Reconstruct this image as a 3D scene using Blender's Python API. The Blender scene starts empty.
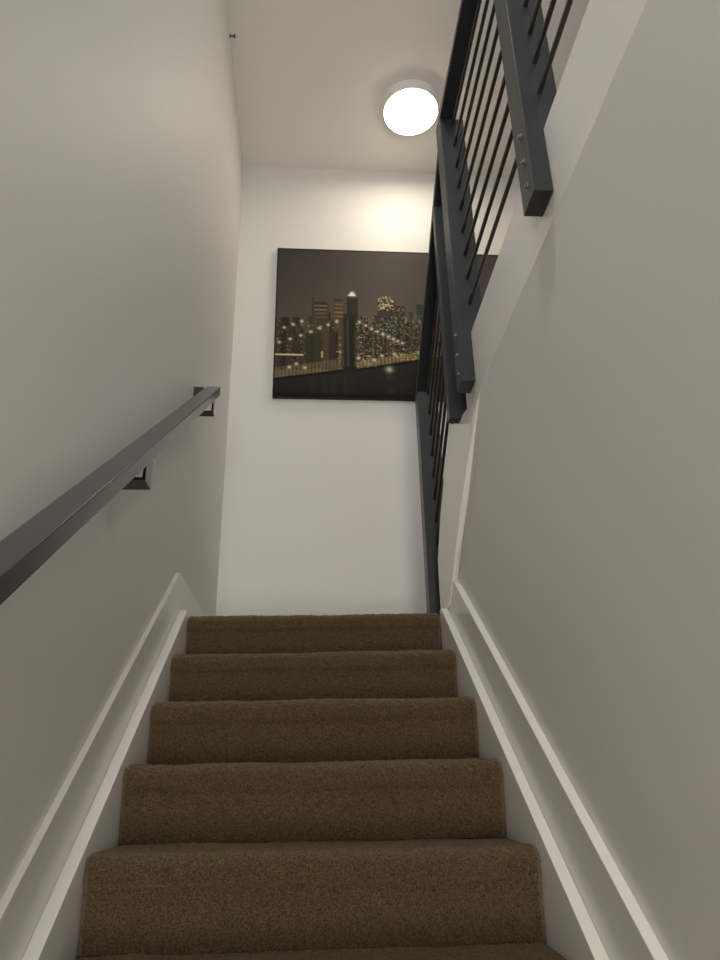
import bpy, math, random
import numpy as np
from mathutils import Vector, Matrix

random.seed(4); rng = np.random.default_rng(7)
sc = bpy.context.scene
COL = sc.collection
ZO = 1.83            # height of the lens above the lower floor; all numbers below are written relative to eye height

# ------------------------------------------------------------------ helpers
def link(o, parent=None):
    COL.objects.link(o)
    if parent is not None:
        o.parent = parent
    return o

def thing(name, label, cat, loc, group=None):
    o = bpy.data.objects.new(name, None)
    o.empty_display_size = 0.1
    o.location = (loc[0], loc[1], loc[2] + ZO)
    o['label'] = label; o['category'] = cat
    if group: o['group'] = group
    return link(o)

def wpos(o):
    p = Vector((0, 0, 0))
    while o is not None:
        p += o.location; o = o.parent
    return p

class MB:
    """collects shapes (eye-relative coordinates) for ONE mesh object"""
    def __init__(s): s.v = []; s.f = []; s.sm = []
    def add(s, vs, fs, smooth=False):
        n = len(s.v); s.v += [tuple(v) for v in vs]
        s.f += [tuple(i + n for i in f) for f in fs]; s.sm += [smooth] * len(fs); return s
    def box(s, x0, x1, y0, y1, z0, z1):
        return s.hexa([(x0,y0,z0),(x1,y0,z0),(x1,y1,z0),(x0,y1,z0)], [(x0,y0,z1),(x1,y0,z1),(x1,y1,z1),(x0,y1,z1)])
    def hexa(s, a, b):
        n = len(a)
        fs = [tuple(range(n-1, -1, -1)), tuple(range(n, 2*n))]
        fs += [(i, (i+1) % n, n + (i+1) % n, n + i) for i in range(n)]
        return s.add(list(a) + list(b), fs)
    def prism_x(s, yz, x0, x1):
        """polygon in the YZ plane (counter-clockwise seen from +X) pushed along X"""
        return s.hexa([(x0, y, z) for y, z in yz], [(x1, y, z) for y, z in yz])
    def rings(s, rs, caps=True, smooth=True):
        n = len(rs[0]); vs = [p for r in rs for p in r]; fs = []
        for k in range(len(rs) - 1):
            for i in range(n):
                j = (i + 1) % n
                fs.append((k*n+i, k*n+j, (k+1)*n+j, (k+1)*n+i))
        s.add(vs, fs, smooth)
        if caps:
            s.add(rs[0], [tuple(range(n-1, -1, -1))]); s.add(rs[-1], [tuple(range(n))])
        return s
    def tube(s, a, b, r, n=14):
        a = Vector(a); b = Vector(b); d = (b - a).normalized()
        u = d.orthogonal().normalized(); w = d.cross(u)
        R = [[p + r * (math.cos(2*math.pi*i/n) * u + math.sin(2*math.pi*i/n) * w) for i in range(n)] for p in (a, b)]
        return s.rings(R)
    def lathe(s, c, prof, n=64):
        """profile of (radius, z) about a vertical axis at c"""
        R = [[(c[0] + r*math.cos(2*math.pi*i/n), c[1] + r*math.sin(2*math.pi*i/n), c[2] + z) for i in range(n)] for r, z in prof]
        return s.rings(R)
    def build(s, name, m, parent=None, bevel=0, loc=None, weld=False):
        me = bpy.data.meshes.new(name)
        if parent is not None: o0 = wpos(parent); base = Vector((0, 0, 0)) + o0
        else:
            vs = np.array(s.v); c = (vs.min(0) + vs.max(0)) / 2
            o0 = Vector((c[0], c[1], vs[:, 2].min() + ZO)); base = o0
        me.from_pydata([(x - base.x, y - base.y, z + ZO - base.z) for x, y, z in s.v], [], s.f)
        me.polygons.foreach_set('use_smooth', s.sm)
        me.materials.append(m); me.update()
        import bmesh
        bm = bmesh.new(); bm.from_mesh(me)
        if weld: bmesh.ops.remove_doubles(bm, verts=bm.verts, dist=1e-5)
        bmesh.ops.recalc_face_normals(bm, faces=bm.faces)
        bm.to_mesh(me); bm.free()
        o = bpy.data.objects.new(name, me)
        if parent is None: o.location = o0
        link(o, parent)
        if bevel:
            b = o.modifiers.new('bevel', 'BEVEL'); b.width = bevel; b.segments = 4; b.limit_method = 'ANGLE'; b.angle_limit = math.radians(35)
        return o

def struct(o): o['kind'] = 'structure'; return o
def tag(o, label, cat): o['label'] = label; o['category'] = cat; return o

# ------------------------------------------------------------------ materials
def mat(name, col, rough=.5, spec=.5, metal=0.0, bump=None, var=None, coat=0):
    m = bpy.data.materials.new(name); m.use_nodes = True
    nt = m.node_tree; b = nt.nodes['Principled BSDF']
    b.inputs['Base Color'].default_value = (*col, 1); b.inputs['Roughness'].default_value = rough
    b.inputs['Specular IOR Level'].default_value = spec; b.inputs['Metallic'].default_value = metal
    b.inputs['Coat Weight'].default_value = coat
    tc = nt.nodes.new('ShaderNodeTexCoord')
    if bump:
        n = nt.nodes.new('ShaderNodeTexNoise'); n.inputs['Scale'].default_value = bump[0]; n.inputs['Detail'].default_value = 4
        nt.links.new(tc.outputs['Object'], n.inputs['Vector'])
        u = nt.nodes.new('ShaderNodeBump'); u.inputs['Strength'].default_value = bump[1]; u.inputs['Distance'].default_value = bump[2]
        nt.links.new(n.outputs['Fac'], u.inputs['Height']); nt.links.new(u.outputs['Normal'], b.inputs['Normal'])
    if var:
        n = nt.nodes.new('ShaderNodeTexNoise'); n.inputs['Scale'].default_value = var[0]; n.inputs['Detail'].default_value = 5
        n.inputs['Roughness'].default_value = .7
        nt.links.new(tc.outputs['Object'], n.inputs['Vector'])
        r = nt.nodes.new('ShaderNodeValToRGB'); r.color_ramp.elements[0].position = var[3]; r.color_ramp.elements[1].position = var[4]
        r.color_ramp.elements[0].color = (*var[1], 1); r.color_ramp.elements[1].color = (*var[2], 1)
        nt.links.new(n.outputs['Fac'], r.inputs['Fac']); nt.links.new(r.outputs['Color'], b.inputs['Base Color'])
    return m

WALL = mat('wall_paint', (.67, .66, .635), .55, .35, bump=(220, .12, .002))
CEIL = mat('ceiling_paint', (.80, .775, .74), .8, .2, bump=(160, .1, .002))
TRIM = mat('gloss_trim_paint', (.71, .70, .67), .28, .5, bump=(25, .05, .002))
FASC = mat('satin_fascia_paint', (.84, .825, .79), .24, .6, bump=(9, .12, .004))
IRON = mat('dark_powder_coated_steel', (.021, .024, .028), .38, .5, bump=(400, .06, .0006))
RAILM = mat('dark_handrail_paint', (.032, .032, .030), .20, .5, bump=(90, .05, .001))
RODM = mat('dark_rod_steel', (.036, .028, .024), .2, .8)
CARPET = mat('brown_carpet_pile', (.11, .08, .055), 1.0, .05, bump=(420, .9, .004),
             var=(260, (.017, .0105, .0045), (.155, .108, .063), .35, .72))
cb_ = CARPET.node_tree.nodes['Principled BSDF']; cb_.inputs['Sheen Weight'].default_value = .32; cb_.inputs['Sheen Roughness'].default_value = .5; cb_.inputs['Sheen Tint'].default_value = (.9, .72, .50, 1)
BLACK = mat('black_canvas_edge', (.02, .019, .018), .6, .3)
SCREW = mat('bolt_steel', (.16, .165, .17), .3, .6, metal=.6)
WHITEM = mat('white_enamel', (.78, .77, .74), .3, .5)

def emis(name, col, s):
    m = bpy.data.materials.new(name); m.use_nodes = True
    b = m.node_tree.nodes['Principled BSDF']
    b.inputs['Base Color'].default_value = (.8, .8, .78, 1)
    b.inputs['Emission Color'].default_value = (*col, 1); b.inputs['Emission Strength'].default_value = s
    return m
LENS = emis('lit_lamp_diffuser', (1, .88, .71), 33)

# ------------------------------------------------------------------ key measures
XL, XR, XH = -.526, .573, 1.72
YB, YR = 4.016, -4.0                   # end wall, rear wall
ZC = 4.27                              # ceiling
ZF = -1.83                             # lower floor
SL = .19 / .2605                       # stair pitch
LAND = .64
RUN, RISE = .2605, .19
Y0 = 2.818

# ------------------------------------------------------------------ the room
struct(MB().box(XL-.14, XL, YR-.14, YB+.14, ZF, ZC).build('wall_left', WALL))
struct(MB().box(XL, XH, YB, YB+.14, ZF, ZC).build('wall_back', WALL))
struct(MB().box(XH, XH+.14, YR-.14, YB+.14, ZF, ZC).build('wall_right', WALL))
struct(MB().box(XL-.14, XH+.14, YR-.14, YB+.14, ZC, ZC+.12).build('ceiling', CEIL))
struct(MB().box(XL-.14, XH+.14, YR-.14, YB+.14, ZF-.15, ZF).build('floor', CARPET))
# rear wall with an unseen window, added for assumed daylight from behind the camera
wx0, wx1, wz0, wz1 = .70, 1.62, 1.75, 3.75
wr = MB(); wr.box(XL, XL+.10, YR-.14, YR, ZF, ZC); wr.box(XL+.10, .50, YR-.14, YR, .42, ZC); wr.box(.50, wx0, YR-.14, YR, ZF, ZC); wr.box(wx1, XH, YR-.14, YR, ZF, ZC)
dx0, dx1, dz1 = XL+.10, .50, .42
wr.box(wx0, wx1, YR-.14, YR, ZF, wz0); wr.box(wx0, wx1, YR-.14, YR, wz1, ZC)
struct(wr.build('wall_rear', WALL))
wf = MB()
for a in ((wx0, wx0+.05, wz0, wz1), (wx1-.05, wx1, wz0, wz1), (wx0+.05, wx1-.05, wz0, wz0+.05), (wx0+.05, wx1-.05, wz1-.05, wz1), (1.14, 1.18, wz0+.05, wz1-.05)):
    wf.box(a[0], a[1], YR-.09, YR-.05, a[2], a[3])
struct(wf.build('added_window_1', WHITEM))  # unseen window frame, added around the opening for the assumed daylight
df = MB()
for a in ((dx0, dx0+.07, ZF, dz1), (dx1-.07, dx1, ZF, dz1), (dx0+.07, dx1-.07, ZF, ZF+.12), (dx0+.07, dx1-.07, dz1-.07, dz1), (dx0+.07, dx1-.07, -.80, -.76)):
    df.box(a[0], a[1], YR-.09, YR-.05, a[2], a[3])
struct(df.build('added_door_1', WHITEM))  # unseen door frame, added as an opening for the low rear fill

# partition between the two flights: level top under the hall floor, then sloping down to the landing
yz = [(YR, ZF), (2.93, ZF), (2.93, .656), (2.772, .656), (2.668, .735), (2.404, .962), (2.103, 1.236), (2.09, 1.246), (YR, 1.246)]
struct(MB().prism_x(yz, XR, XR+.12).build('wall_partition', WALL))
# hall floor slab and landing slab
struct(MB().box(XR+.051, XH, YR, 2.385, 1.246, 1.395).build('floor', CARPET))
struct(MB().box(XL, XH, 2.93, YB, LAND-.2, LAND).build('floor', CARPET))
# painted fascia along the hall floor edge
struct(MB().box(XR, XR+.05, YR, 2.30, 1.247, 1.515).build('trim_1', FASC, bevel=.002))
# sloping curb of the short upper flight (outer face, under face, top)
A = [(2.502,1.327),(2.678,1.160),(2.800,1.060),(2.930,.892),(2.935,.655),(2.742,.649),(2.424,.931),(2.151,1.142)]
B = [(2.502,1.327),(2.678,1.160),(2.800,1.060),(2.930,.892),(2.935,.658),(2.772,.658),(2.404,.964),(2.095,1.2425)]
cb = MB()
rA = [(.545, y, z) for y, z in A]; rB = [(XR-.0005, y, z) for y, z in B]
cb.rings([rA, rB], smooth=False)
struct(cb.build('trim_2', FASC, bevel=.0015))
struct(MB().prism_x([(2.31,1.247),(2.31,1.515),(2.36,1.515),(2.93,.96),(2.93,.66),(2.772,.66),(2.668,.738),(2.404,.966),(2.10,1.2465)], XR+.0525, XR+.121).build('trim_3', FASC))

struct(MB().box(.5500, XR-.0003, 2.736, 2.86, .36, .654).build('trim_4', TRIM))
# baseboards: skirt boards climbing with the stair, then level on the landing
def skirt(x0, x1, h, ztop, yend, name):
    ytop = (ztop - h) / SL2
    yz = [(-.75, max(ZF, h + SL2*(-.75) - .4)), (yend, LAND if yend > 3 else .57)]
    pts = [(-.55, ZF), (.3, ZF+.02)]
    low = [(-.60, ZF), (-.2, ZF), (2.80, .36), (2.90, .44)]
    if yend > 3:
        pts = [(-.60, ZF), (-.2, ZF), (2.86, .40), (2.86, LAND+.002), (yend, LAND+.002), (yend, ztop), (ytop, ztop), (-.60, h + SL2*(-.60))]
    else:
        pts = [(-.60, ZF), (-.2, ZF), (yend, .36), (yend, h + SL2*yend), (-.60, h + SL2*(-.60))]
    return struct(MB().prism_x(pts, x0, x1).build(name, TRIM, bevel=.002))
SL2 = .7305
skirt(XL, -.5095, -1.228, .787, YB-.001, 'baseboard_left')
skirt(.5495, XR, -1.212, .79, 2.735, 'baseboard_right')
struct(MB().box(-.509, .50, YB-.016, YB, LAND+.002, .787).build('baseboard_back', TRIM, bevel=.002))

# ------------------------------------------------------------------ lower flight
stair = thing('staircase', 'straight brown carpeted staircase climbing to the landing between white boards', 'staircase', (0.02, .9, ZF))
CX0, CX1 = -.478, .5205

def smooth_noise(nu, nv, step, amp):
    gu, gv = max(3, nu // step + 3), max(3, nv // step + 3)
    g = rng.standard_normal((gu, gv))
    u = np.linspace(0, gu - 2.001, nu); v = np.linspace(0, gv - 2.001, nv)
    iu = u.astype(int); iv = v.astype(int); fu = (u - iu)[:, None]; fv = (v - iv)[None, :]
    fu = fu*fu*(3-2*fu); fv = fv*fv*(3-2*fv)
    return amp * ((g[iu][:, iv]*(1-fu) + g[iu+1][:, iv]*fu)*(1-fv) + (g[iu][:, iv+1]*(1-fu) + g[iu+1][:, iv+1]*fu)*fv)

def carpet_step(name, x0, x1, yn, zt, depth, fine, parent, sgn=1, drop=RISE, tilt=0.0):
    """one carpeted step: tread, rounded nosing, seam under the nosing, riser; sgn=1 climbs towards +Y"""
    r = .032; zb = zt - drop
    prof = [(depth, 0.0), (r, 0.0)]
    for i in range(1, 9):
        a = i / 8 * math.pi / 2
        prof.append((r - r*math.sin(a), -r + r*math.cos(a)))
    prof += [(0.0, -.052), (.002, -.058), (.0055, -.063), (.008, -.070), (.015, -drop)]
    P = [prof[0]]
    st = .0032 if fine else .03
    for a, b in zip(prof[:-1], prof[1:]):
        L = math.hypot(b[0]-a[0], b[1]-a[1]); n = max(1, int(round(L/st)))
        P += [(a[0]+(b[0]-a[0])*k/n, a[1]+(b[1]-a[1])*k/n) for k in range(1, n+1)]
    P = np.array(P); nv = len(P); nu = int((x1-x0)/(.0034 if fine else .05)) + 2
    T = np.gradient(P, axis=0); T /= np.linalg.norm(T, axis=1)[:, None]
    N = np.stack([T[:, 1], -T[:, 0]], 1)      # outward: up on the tread, towards the climber on the riser
    X = np.repeat(np.linspace(x0, x1, nu)[:, None], nv, 1)
    D = np.zeros((nu, nv))
    if fine:
        D = smooth_noise(nu, nv, 34, .0016) + smooth_noise(nu, nv, 9, .0007) + smooth_noise(nu, nv, 2, .0009) + rng.standard_normal((nu, nv))*.0007
        D[:, 0] = 0
    e = np.minimum(np.linspace(0, 1, nu), np.linspace(1, 0, nu))[:, None] * (x1-x0)
    D = D - .008*np.exp(-(e/.006)**2)          # pile rolls over at the two ends
    Yp = P[None, :, 0] + N[None, :, 0]*D; Zp = P[None, :, 1] + N[None, :, 1]*D
    Yw = yn + sgn*Yp; Zw = zt + Zp
    Zw = np.maximum(Zw + tilt*(X - (x0+x1)/2), zb + .0005 - abs(tilt)*.5)
    V = np.stack([X, Yw, Zw], 2).reshape(-1, 3)
    idx = np.arange(nu*nv).reshape(nu, nv)
    F = np.stack([idx[:-1, :-1], idx[1:, :-1], idx[1:, 1:], idx[:-1, 1:]], 2).reshape(-1, 4)
    verts = V.tolist(); faces = F.tolist()
    # closed underside and ends
    n = len(verts); bz = zb + .0005
    yb = yn + sgn*depth
    verts += [[x0, yb, bz], [x1, yb, bz]]
    faces.append([n] + idx[0, :].tolist()[::1]); faces.append([n+1] + idx[-1, :].tolist()[::-1])
    faces.append([n, n+1, idx[-1, 0], idx[0, 0]]); faces.append([n+1, n, idx[0, -1], idx[-1, -1]])
    me = bpy.data.meshes.new(name); b = wpos(parent)
    me.from_pydata([(x-b.x, y-b.y, z+ZO-b.z) for x, y, z in verts], [], faces)
    me.polygons.foreach_set('use_smooth', [True]*(len(faces)-4) + [False]*4)
    me.materials.append(CARPET); me.update()
    import bmesh
    bm = bmesh.new(); bm.from_mesh(me); bmesh.ops.recalc_face_normals(bm, faces=bm.faces); bm.to_mesh(me); bm.free()
    o = bpy.data.objects.new(name, me); link(o, parent); return o

for k in range(13):
    yn = Y0 - RUN*k - .002; zt = LAND - RISE*k - (.004 if 0 < k else .001)
    depth = (2.93 - yn - .001) if k == 0 else RUN + .016
    carpet_step('carpeted_step', CX0, CX1, yn, zt, depth, k < 6, stair, tilt=(.010, .011, .008, .001, -.005, -.004)[k] if k < 6 else 0)
# closed stringer boards with a visible flat top edge
for (x0, x1, h) in ((-.5090, -.4790, -1.404), (.5215, .5490, -1.391)):
    ye = 2.862 if x0 < 0 else 2.830
    MB().prism_x([(-.50, ZF+.001), (-.05, ZF+.001), (ye, .34), (ye, min(h + SL2*ye, LAND+.012)), ((LAND+.012-h)/SL2, LAND+.012) if h + SL2*ye > LAND+.012 else (ye-.01, h+SL2*(ye-.01)),
        (-.50, h + SL2*(-.50))], x0, x1).build('stringer_board', TRIM, stair, bevel=.002)

# ------------------------------------------------------------------ short upper flight
up = thing('staircase', 'short upper carpeted flight behind the railing climbing back over the landing', 'staircase', (1.15, 2.8, LAND))
for k in range(3):
    zt = 1.395 - RISE*(k+1)
    carpet_step('carpeted_step', XR+.122, XH-.002, 2.39 + RUN*(k+1), zt, RUN + .0 if k else RUN, False, up, sgn=-1, drop=zt - LAND - .001)

# ------------------------------------------------------------------ level guard railing above the partition
guard = thing('guard_railing', 'dark steel guard railing with horizontal round rods along the upper hall edge', 'railing', (.56, .9, 1.30))
PX0, PX1, PN = .524, .624, .5725
def notched_post(y0, y1, zb, zs, zt, parent, name='post'):
    m = MB(); 
    pts = [(PX0, zb), (PN, zb), (PN, zs), (PX1, zs), (PX1, zt), (PX0, zt)]
    a = [(x, y0, z) for x, z in pts]; b = [(x, y1, z) for x, z in pts]
    m.hexa(a, b); return m.build(name, IRON, parent, bevel=.002)
def bolt(y, z, parent):
    m = MB(); m.tube((PX0+.002, y, z), (PX0-.0015, y, z), .011, 18); m.tube((PX0-.0015, y, z), (PX0-.007, y, z), .0068, 6)
    return m.build('bolt', SCREW, parent)
for yp in (2.139, 1.265, .391, -.483):
    p = notched_post(yp, yp+.088, 1.307, 1.5165, 2.588, guard)
    for z in (1.520, 1.435, 1.355): bolt(yp+.038, z, p)
for k in range(9):
    MB().tube((.577, -1.30, 1.640+.1135*k), (.577, 2.150, 1.640+.1135*k), .0070, 16).build('rod', RODM, guard)
MB().box(PX0, .582, -1.30, 2.228, 2.589, 2.619).build('top_rail', IRON, guard, bevel=.002)

# ------------------------------------------------------------------ sloping stair railing down to the landing
sr = thing('stair_railing', 'dark steel railing sloping down from the guard railing to a newel on the landing', 'railing', (.57, 2.8, LAND))
HS = .7255
hz = lambda y: 4.116 - HS*y
MB().box(PX0, PX1, 3.081, 3.169, LAND+.001, hz(3.169)-.002).build('newel_post', IRON, sr, bevel=.002)
m = MB()
ptz = [(PX0, 1.291), (PX1, 1.291), (PX1, 2.345), (PX0, 2.345)]
m.hexa([(x, 2.385, z) for x, z in ptz], [(x, 2.430, z) for x, z in ptz]); m.build('upper_post', IRON, sr, bevel=.002)
m = MB(); m.prism_x([(3.1695, hz(3.1695)-.038), (3.1695, hz(3.1695)), (2.2290, hz(2.229)), (2.2290, hz(2.229)-.038)], PX0, .582)
m.build('handrail', IRON, sr, bevel=.002)
for k in range(8):
    c = 3.250 + .1125*k
    ya = 2.40; 
    MB().tube((.577, ya, c-HS*ya), (.577, 3.09, c-HS*3.09), .0070, 16).build('rod', RODM, sr)

# ------------------------------------------------------------------ wall handrail on the left
hr = thing('handrail', 'dark rectangular handrail on brackets along the left wall', 'handrail', (-.45, 1.9, .95))
def lin(y, a, b): return a[1] + (b[1]-a[1])*(y-a[0])/(b[0]-a[0])
T = ((.966, .269), (2.863, 1.692)); Bm = ((.983, .234), (2.863, 1.641))
ya, yb = -.35, 2.863
MB().prism_x([(ya, lin(ya, *T)-.050), (yb, lin(yb, *T)-.050), (yb, lin(yb, *T)), (ya, lin(ya, *T))], -.482, -.417).build('rail', RAILM, hr, bevel=.004)
for n_, yb_ in enumerate((2.790, 1.765, .74, -.2)):
    zt_ = lin(yb_, *Bm); za = zt_ - .070; hw = .020 if n_ == 0 else .034
    o = MB(); o.box(-.437, -.429, yb_-hw, yb_+hw, za, zt_+.014); o.box(XL+.005, -.429, yb_-hw, yb_+hw, za-.008, za)
    br = o.build('bracket', RAILM, hr, bevel=.001)
    MB().box(XL+.0005, XL+.005, yb_-hw-.004, yb_+hw+.004, za-.020, za+.014).build('wall_plate', RAILM, br, bevel=.001)
MB().box(XL+.0005, -.4825, 2.800, 2.862, 1.600, 1.652).build('end_return', RAILM, hr, bevel=.001)

# ------------------------------------------------------------------ ceiling lamp
LC = (.645, 3.430, ZC)
lamp = thing('ceiling_lamp', 'round white flush ceiling lamp, lit, above the landing', 'lamp', (LC[0], LC[1], ZC-.085))
MB().lathe(LC, [(.190, -.0005), (.190, -.010), (.186, -.014), (.186, -.072), (.180, -.0755)]).build('lamp_base', WHITEM, lamp)
MB().lathe(LC, [(.150, -.0760), (.1790, -.0765), (.1800, -.0785), (.176, -.0805), (.150, -.0825), (.11, -.0835), (.06, -.084), (.004, -.084)]).build('lamp_shade', LENS, lamp)

# ------------------------------------------------------------------ small hook at the ceiling
hk = MB(); hx, hy, hzz = XL, 2.985, 4.236
hk.tube((hx+.0005, hy, hzz), (hx+.005, hy, hzz), .014, 16); hk.tube((hx+.005, hy, hzz), (hx+.030, hy, hzz), .005, 10)
hk.tube((hx+.030, hy, hzz-.012), (hx+.030, hy, hzz+.012), .006, 10)
tag(hk.build('wall_hook', RODM), 'tiny dark metal hook high on the left wall under the ceiling', 'hook')

# ------------------------------------------------------------------ canvas with a night city print
CW, CH = 1.67, 1.190; nx, ny = 418, 298
H8 = (0.008088049, 0.000287417, -2.316201019, 0.0001678, -0.009328434, 3.65247332, -0.000135311, 0.000808252)
def cv(x, y):      # design grid -> column,row on the canvas
    w = H8[6]*x + H8[7]*y + 1
    u = (H8[0]*x + H8[1]*y + H8[2]) / w; v = (H8[3]*x + H8[4]*y + H8[5]) / w
    return u/CW*nx, (1 - v/CH)*ny
img = np.zeros((ny, nx, 3))
yy, xx = np.mgrid[0:ny, 0:nx].astype(float)
t = np.clip(yy/ny/.62, 0, 1)[..., None]
img[:] = np.array((70, 66, 63))*(1-t) + np.array((100, 91, 80))*t
sx = np.clip(xx/nx/.6, 0, 1)[..., None]; img *= .94 + .14*sx
def rect(x0, y0, x1, y1, c, n=0):
    a, b = cv(x0, y0); d, e = cv(x1, y1)
    a, d = sorted((a, d)); b, e = sorted((b, e))
    a, b, d, e = int(max(0, round(a))), int(max(0, round(b))), int(min(nx, max(round(d), a+1))), int(min(ny, max(round(e), b+1)))
    blk = np.array(c, float) + (rng.standard_normal((e-b, d-a, 1))*n if n and e > b and d > a else 0)
    if e > b and d > a: img[b:e, a:d] = blk
def dot(x, y, r, c, k=1.0):
    a, b = cv(x, y); g = np.exp(-((xx-a)**2 + (yy-b)**2)/(2*r*r))[..., None]*k
    img[:] = img*(1-g) + np.array(c, float)*g
def windows(x0, y0, x1, y1, n, lo=(110, 100, 75), hi=(235, 225, 190), w=1.3, h=.9):
    for _ in range(n):
        x = random.uniform(x0, x1-w); y = random.uniform(y0, y1-h); q = random.random()**2.2
        c = [lo[i] + (hi[i]-lo[i])*q for i in range(3)]
        rect(x, y, x + random.uniform(.5, 1.)*w, y + random.uniform(.5, 1.)*h, c)
# haze band and far skyline
rect(270, 326, 520, 372, (74, 66, 55), 9)
for i in range(46):
    x = 272 + i*3.4 + random.uniform(-1, 1); hh = random.uniform(316, 329) if x < 305 or 356 < x < 377 else random.uniform(311, 327)
    g = random.uniform(.6, 1.15)
    rect(x, hh, x + random.uniform(3, 7), 370, (66*g, 60*g, 50*g), 7)
for i in range(22):
    x = 420 + i*5; g = random.uniform(.6, 1.1); rect(x, random.uniform(296, 326), x+6, 364, (62*g, 57*g, 48*g), 7)
rect(304, 312, 309, 340, (88, 82, 66), 8)
rect(312, 303, 329, 338, (72, 66, 54), 6); rect(312.5, 297, 313.6, 304, (60, 56, 50)); rect(315, 302, 326, 304, (52, 48, 42))
for y in (305.5, 309.5, 313, 317): rect(314, y, 327, y+1.0, (140, 132, 108), 12)
rect(333, 301, 345, 332, (88, 74, 56), 8); rect(335, 299, 343, 301.5, (60, 54, 46))
for y in (304, 308, 312, 316): rect(335, y, 343, y+1.3, (150, 118, 84), 14)
rect(346.5, 298, 358, 330, (52, 52, 44), 6)
rect(377, 299, 396, 330, (70, 60, 48), 8); rect(390, 306, 406, 330, (66, 60, 50), 8)
windows(377, 297, 395, 311, 75, (150, 130, 90), (255, 248, 225), 2.2, 1.3); windows(391, 307, 405, 318, 24)
rect(372, 316, 400, 336, (50, 54, 48), 10); windows(373, 318, 399, 336, 60, (90, 95, 80), (190, 190, 160), 1., .8)
rect(416, 305, 427, 330, (58, 64, 50), 6); windows(417, 307, 426, 330, 25, (100, 105, 80), (170, 170, 130), 1.5, 1)
# bright carpets of lights
windows(275, 321, 345, 366, 420, (84, 74, 58), (215, 195, 150), 1.7, .8)
windows(356, 316, 428, 364, 1150, (96, 80, 60), (250, 235, 195), 1.5, .85)
windows(428, 306, 520, 360, 700, (96, 80, 60), (240, 225, 185), 1.6, .9)
for (x0, y0, x1, y1, c) in ((306, 333, 321, 366, (66, 63, 48)), (311, 334, 313, 366, (52, 50, 38)), (323, 333, 329, 364, (84, 72, 54)), (329, 334, 336, 366, (64, 52, 50)), (338, 328, 343, 336, (80, 72, 52))):
    rect(x0, y0, x1, y1, c, 4)
for i in range(13): rect(306+i*1.2, 333, 306.4+i*1.2, 365, (58, 55, 42))
rect(275, 353.6, 303.5, 355.8, (225, 212, 170), 10); rect(321, 351.5, 323, 358, (190, 180, 130), 8)
rect(338, 336, 343, 366, (88, 72, 56), 6)
for y, c in ((338, (150, 145, 125)), (345, (170, 160, 130)), (352, (240, 225, 180)), (357, (190, 140, 110)), (361, (180, 120, 95))): dot(340.5, y, 2.2, c, .9)
# river
P0 = cv(272, 378.5); P1 = cv(345, 369.5); P2 = cv(357, 369.0); P3 = cv(425, 359.0)
def yline(c, a, b): return a[1] + (b[1]-a[1])*(c-a[0])/(b[0]-a[0])
col = np.arange(nx); lowr = np.where(col < P1[0]+4, [yline(c, P0, P1) for c in col], [yline(c, P2, P3) for c in col])
lowr = np.maximum(lowr, cv(520, 352)[1])
for c in range(nx):
    r0 = int(lowr[c]); img[r0:, c] = (np.array((38, 38, 34)) + rng.standard_normal((ny-r0, 1))*1.5 + np.linspace(4, -6, ny-r0)[:, None])
    th = 20 if c < P1[0] else 14
    tex = 105 + 34*((c//3) % 2) + rng.standard_normal((th, 1))*20
    band = np.concatenate([tex*1.05, tex*.92, tex*.68], 1)
    a0 = max(0, r0-th); k = min(.95, .6 + .3*(c > P2[0])); img[a0:r0, c] = img[a0:r0, c]*(1-k) + band[-(r0-a0):]*k
    img[r0:r0+5, c] = (26, 24, 20)
windows(357, 356, 380, 368, 60, (140, 120, 70), (240, 225, 160), 1.6, 1); windows(395, 353, 424, 361, 70, (160, 140, 80), (250, 235, 170), 2, 1)
for x in (309, 322, 331): rect(x, 378, x+6, 393, (46, 44, 40), 2)
dot(389, 369.5, 4.5, (200, 196, 180)); dot(389, 377, 4, (80, 76, 58), .6); dot(391, 391, 4, (66, 64, 60), .5)
rect(358, 384, 424, 386, (46, 46, 43)); rect(358, 390, 424, 391, (44, 44, 41))
# bridge tower and cable lights
rect(343.5, 316, 347.5, 394, (44, 46, 40), 2); rect(348.6, 315, 355.2, 394, (38, 42, 38), 2); rect(343.2, 314, 356.4, 318, (44, 46, 38), 2)
rect(347.5, 319, 348.6, 366, (96, 100, 84), 3); rect(343, 366, 357, 374, (36, 37, 33), 2); rect(341, 319, 343.3, 367, (74, 72, 54), 3)
for tpl in (((336.5, 321.5), (272, 345)), ((310, 318), (272, 331)), ((357, 320), (428, 356))):
    for q in np.linspace(0, 1, 90):
        x = tpl[0][0]+(tpl[1][0]-tpl[0][0])*q; y = tpl[0][1]+(tpl[1][1]-tpl[0][1])*q + 3.*(q*q-q)*-1
        dot(x, y, .7, (62, 56, 44), .5)
for x, y in ((279, 342), (290, 339), (300.5, 335.3), (310.5, 331.7), (319.5, 328.2), (328, 324.7), (336.5, 321.5), (284, 327.5), (293, 324.5), (301.5, 321.2),
             (359, 322), (365.5, 325.5), (371.5, 328.7), (377, 331.6), (382.5, 334.3), (388, 336.6), (393, 339), (397.5, 341), (402, 343.2),
             (296, 363.8), (304.5, 367.7), (289, 367), (381.5, 355.8), (394, 354), (418, 352.3), (358, 358), (374, 360)):
    dot(x, y, 2.0, (255, 246, 220), .95)
dot(352, 294, 3.0, (255, 255, 250), .7)
for i in range(6): rect(351.6-i*.75, 291.5+i*.8, 352.4+i*.75, 292.6+i*.8, (246, 246, 240))
img[:3] = (44, 38, 32); img[:, :2] = (40, 36, 31); img[-7:] = (18, 17, 15)
img = .5*img + .125*(np.roll(img, 1, 0) + np.roll(img, -1, 0) + np.roll(img, 1, 1) + np.roll(img, -1, 1))
img = np.clip(img - 6, 0, 255)/255
lin_ = np.where(img <= .04045, img/12.92, ((img+.055)/1.055)**2.4) * .92
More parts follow.
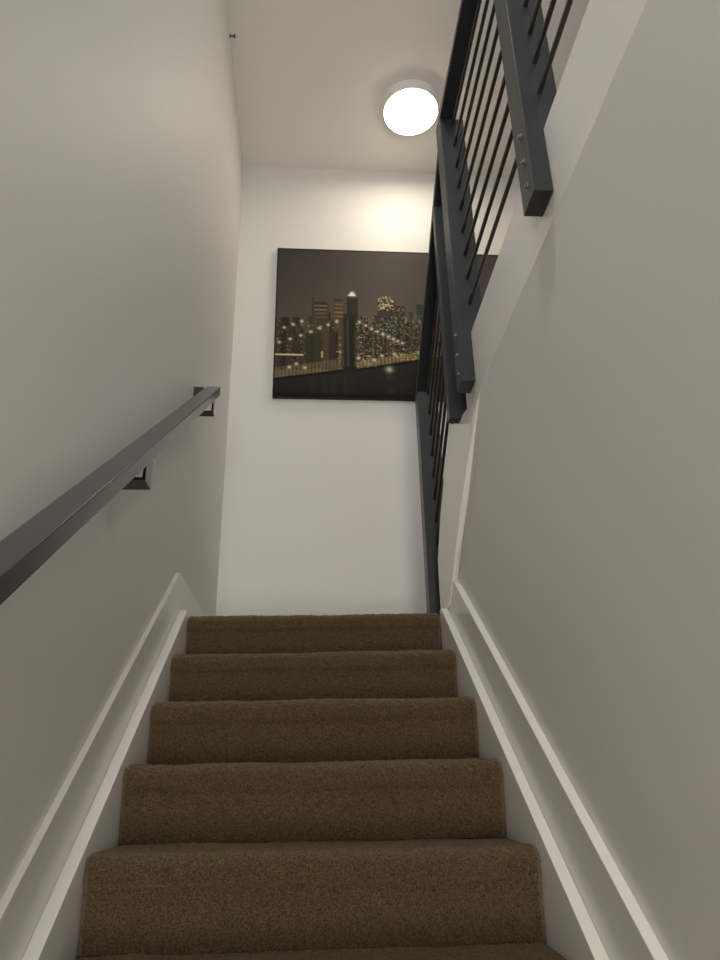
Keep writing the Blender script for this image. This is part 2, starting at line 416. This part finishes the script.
painting = thing('canvas_picture', 'large canvas print of a night city skyline with a lit bridge, on the end wall', 'picture', (-.253+CW/2, YB-.03, 2.291))
X0, ZB_, YF = -.253, 2.291, YB-.034
gx = np.linspace(0, CW, nx+1); gz = np.linspace(CH, 0, ny+1)
VX, VZ = np.meshgrid(gx, gz)
bp = wpos(painting)
Vv = np.stack([VX + X0 - bp.x, np.full_like(VX, YF - bp.y), VZ + ZB_ + ZO - bp.z], 2).reshape(-1, 3)
ix = np.arange((nx+1)*(ny+1)).reshape(ny+1, nx+1)
F = np.stack([ix[1:, :-1], ix[1:, 1:], ix[:-1, 1:], ix[:-1, :-1]], 2).reshape(-1, 4)
me = bpy.data.meshes.new('printed_canvas'); me.from_pydata(Vv.tolist(), [], F.tolist())
ca = me.color_attributes.new('print', 'FLOAT_COLOR', 'CORNER')
cc = np.ones((nx*ny, 4, 4)); cc[:, :, :3] = lin_.reshape(-1, 1, 3)
ca.data.foreach_set('color', cc.reshape(-1))
pm = bpy.data.materials.new('night_city_print'); pm.use_nodes = True
b_ = pm.node_tree.nodes['Principled BSDF']; b_.inputs['Roughness'].default_value = .6; b_.inputs['Specular IOR Level'].default_value = .12
an = pm.node_tree.nodes.new('ShaderNodeAttribute'); an.attribute_name = 'print'
pm.node_tree.links.new(an.outputs['Color'], b_.inputs['Base Color'])
me.materials.append(pm); me.update()
link(bpy.data.objects.new('printed_canvas', me), painting)
MB().box(X0, X0+CW, YF+.0004, YB-.0005, ZB_, ZB_+CH).build('canvas_frame', BLACK, painting, bevel=.001)

# ------------------------------------------------------------------ light
def area(name, loc, rot, sx_, sy_, e, col, spread=math.pi):
    l = bpy.data.lights.new(name, 'AREA'); l.shape = 'RECTANGLE'; l.size = sx_; l.size_y = sy_; l.energy = e; l.color = col; l.spread = spread
    o = bpy.data.objects.new(name, l); o.location = (loc[0], loc[1], loc[2]+ZO); o.rotation_euler = rot; return link(o)
area('assumed_daylight', ((wx0+wx1)/2, YR-.13, (wz0+wz1)/2), (math.radians(90), 0, 0), wx1-wx0, wz1-wz0, 20, (.55, .70, 1.0))  # added bluish fill in the added window, stands in for assumed daylight
area('rear_fill', ((dx0+dx1)/2, YR-.13, (ZF+dz1)/2), (math.radians(90), 0, 0), dx1-dx0, dz1-ZF, 165, (1, .93, .82))  # added fill from low behind the camera, evens out walls and steps
l_ = area('overhead_fill', (-.1, .3, ZC-.08), (0, 0, 0), .36, .36, 28, (.98, .96, .97)); l_.data.shape = 'DISK'  # added fill above the camera, an invented source without a fixture
w = bpy.data.worlds.new('sky'); sc.world = w; w.use_nodes = True
w.node_tree.nodes['Background'].inputs['Color'].default_value = (.62, .74, .9, 1)
w.node_tree.nodes['Background'].inputs['Strength'].default_value = .6

# ------------------------------------------------------------------ camera
cam = bpy.data.cameras.new('camera'); co = bpy.data.objects.new('camera', cam); link(co)
r = Vector((0.997651449, -0.0662309, -0.017465829)); d = Vector((0.010186158, 0.395617928, -0.918358697)); f = Vector((0.067733518, 0.916023975, 0.395363438))
R = Matrix((r, -d, -f)).transposed()
co.matrix_world = Matrix.Translation((0, 0, ZO)) @ R.to_4x4()
cam.sensor_fit = 'HORIZONTAL'; cam.sensor_width = 36; cam.lens = 715.62/720*36
cam.clip_start = .02; cam.clip_end = 60
sc.camera = co
sc.view_settings.view_transform = 'Standard'; sc.view_settings.look = 'None'
sc.view_settings.exposure = 0.33; sc.view_settings.gamma = 1; sc.view_settings.use_curve_mapping = False
sc.cycles.max_bounces = 12; sc.cycles.diffuse_bounces = 8
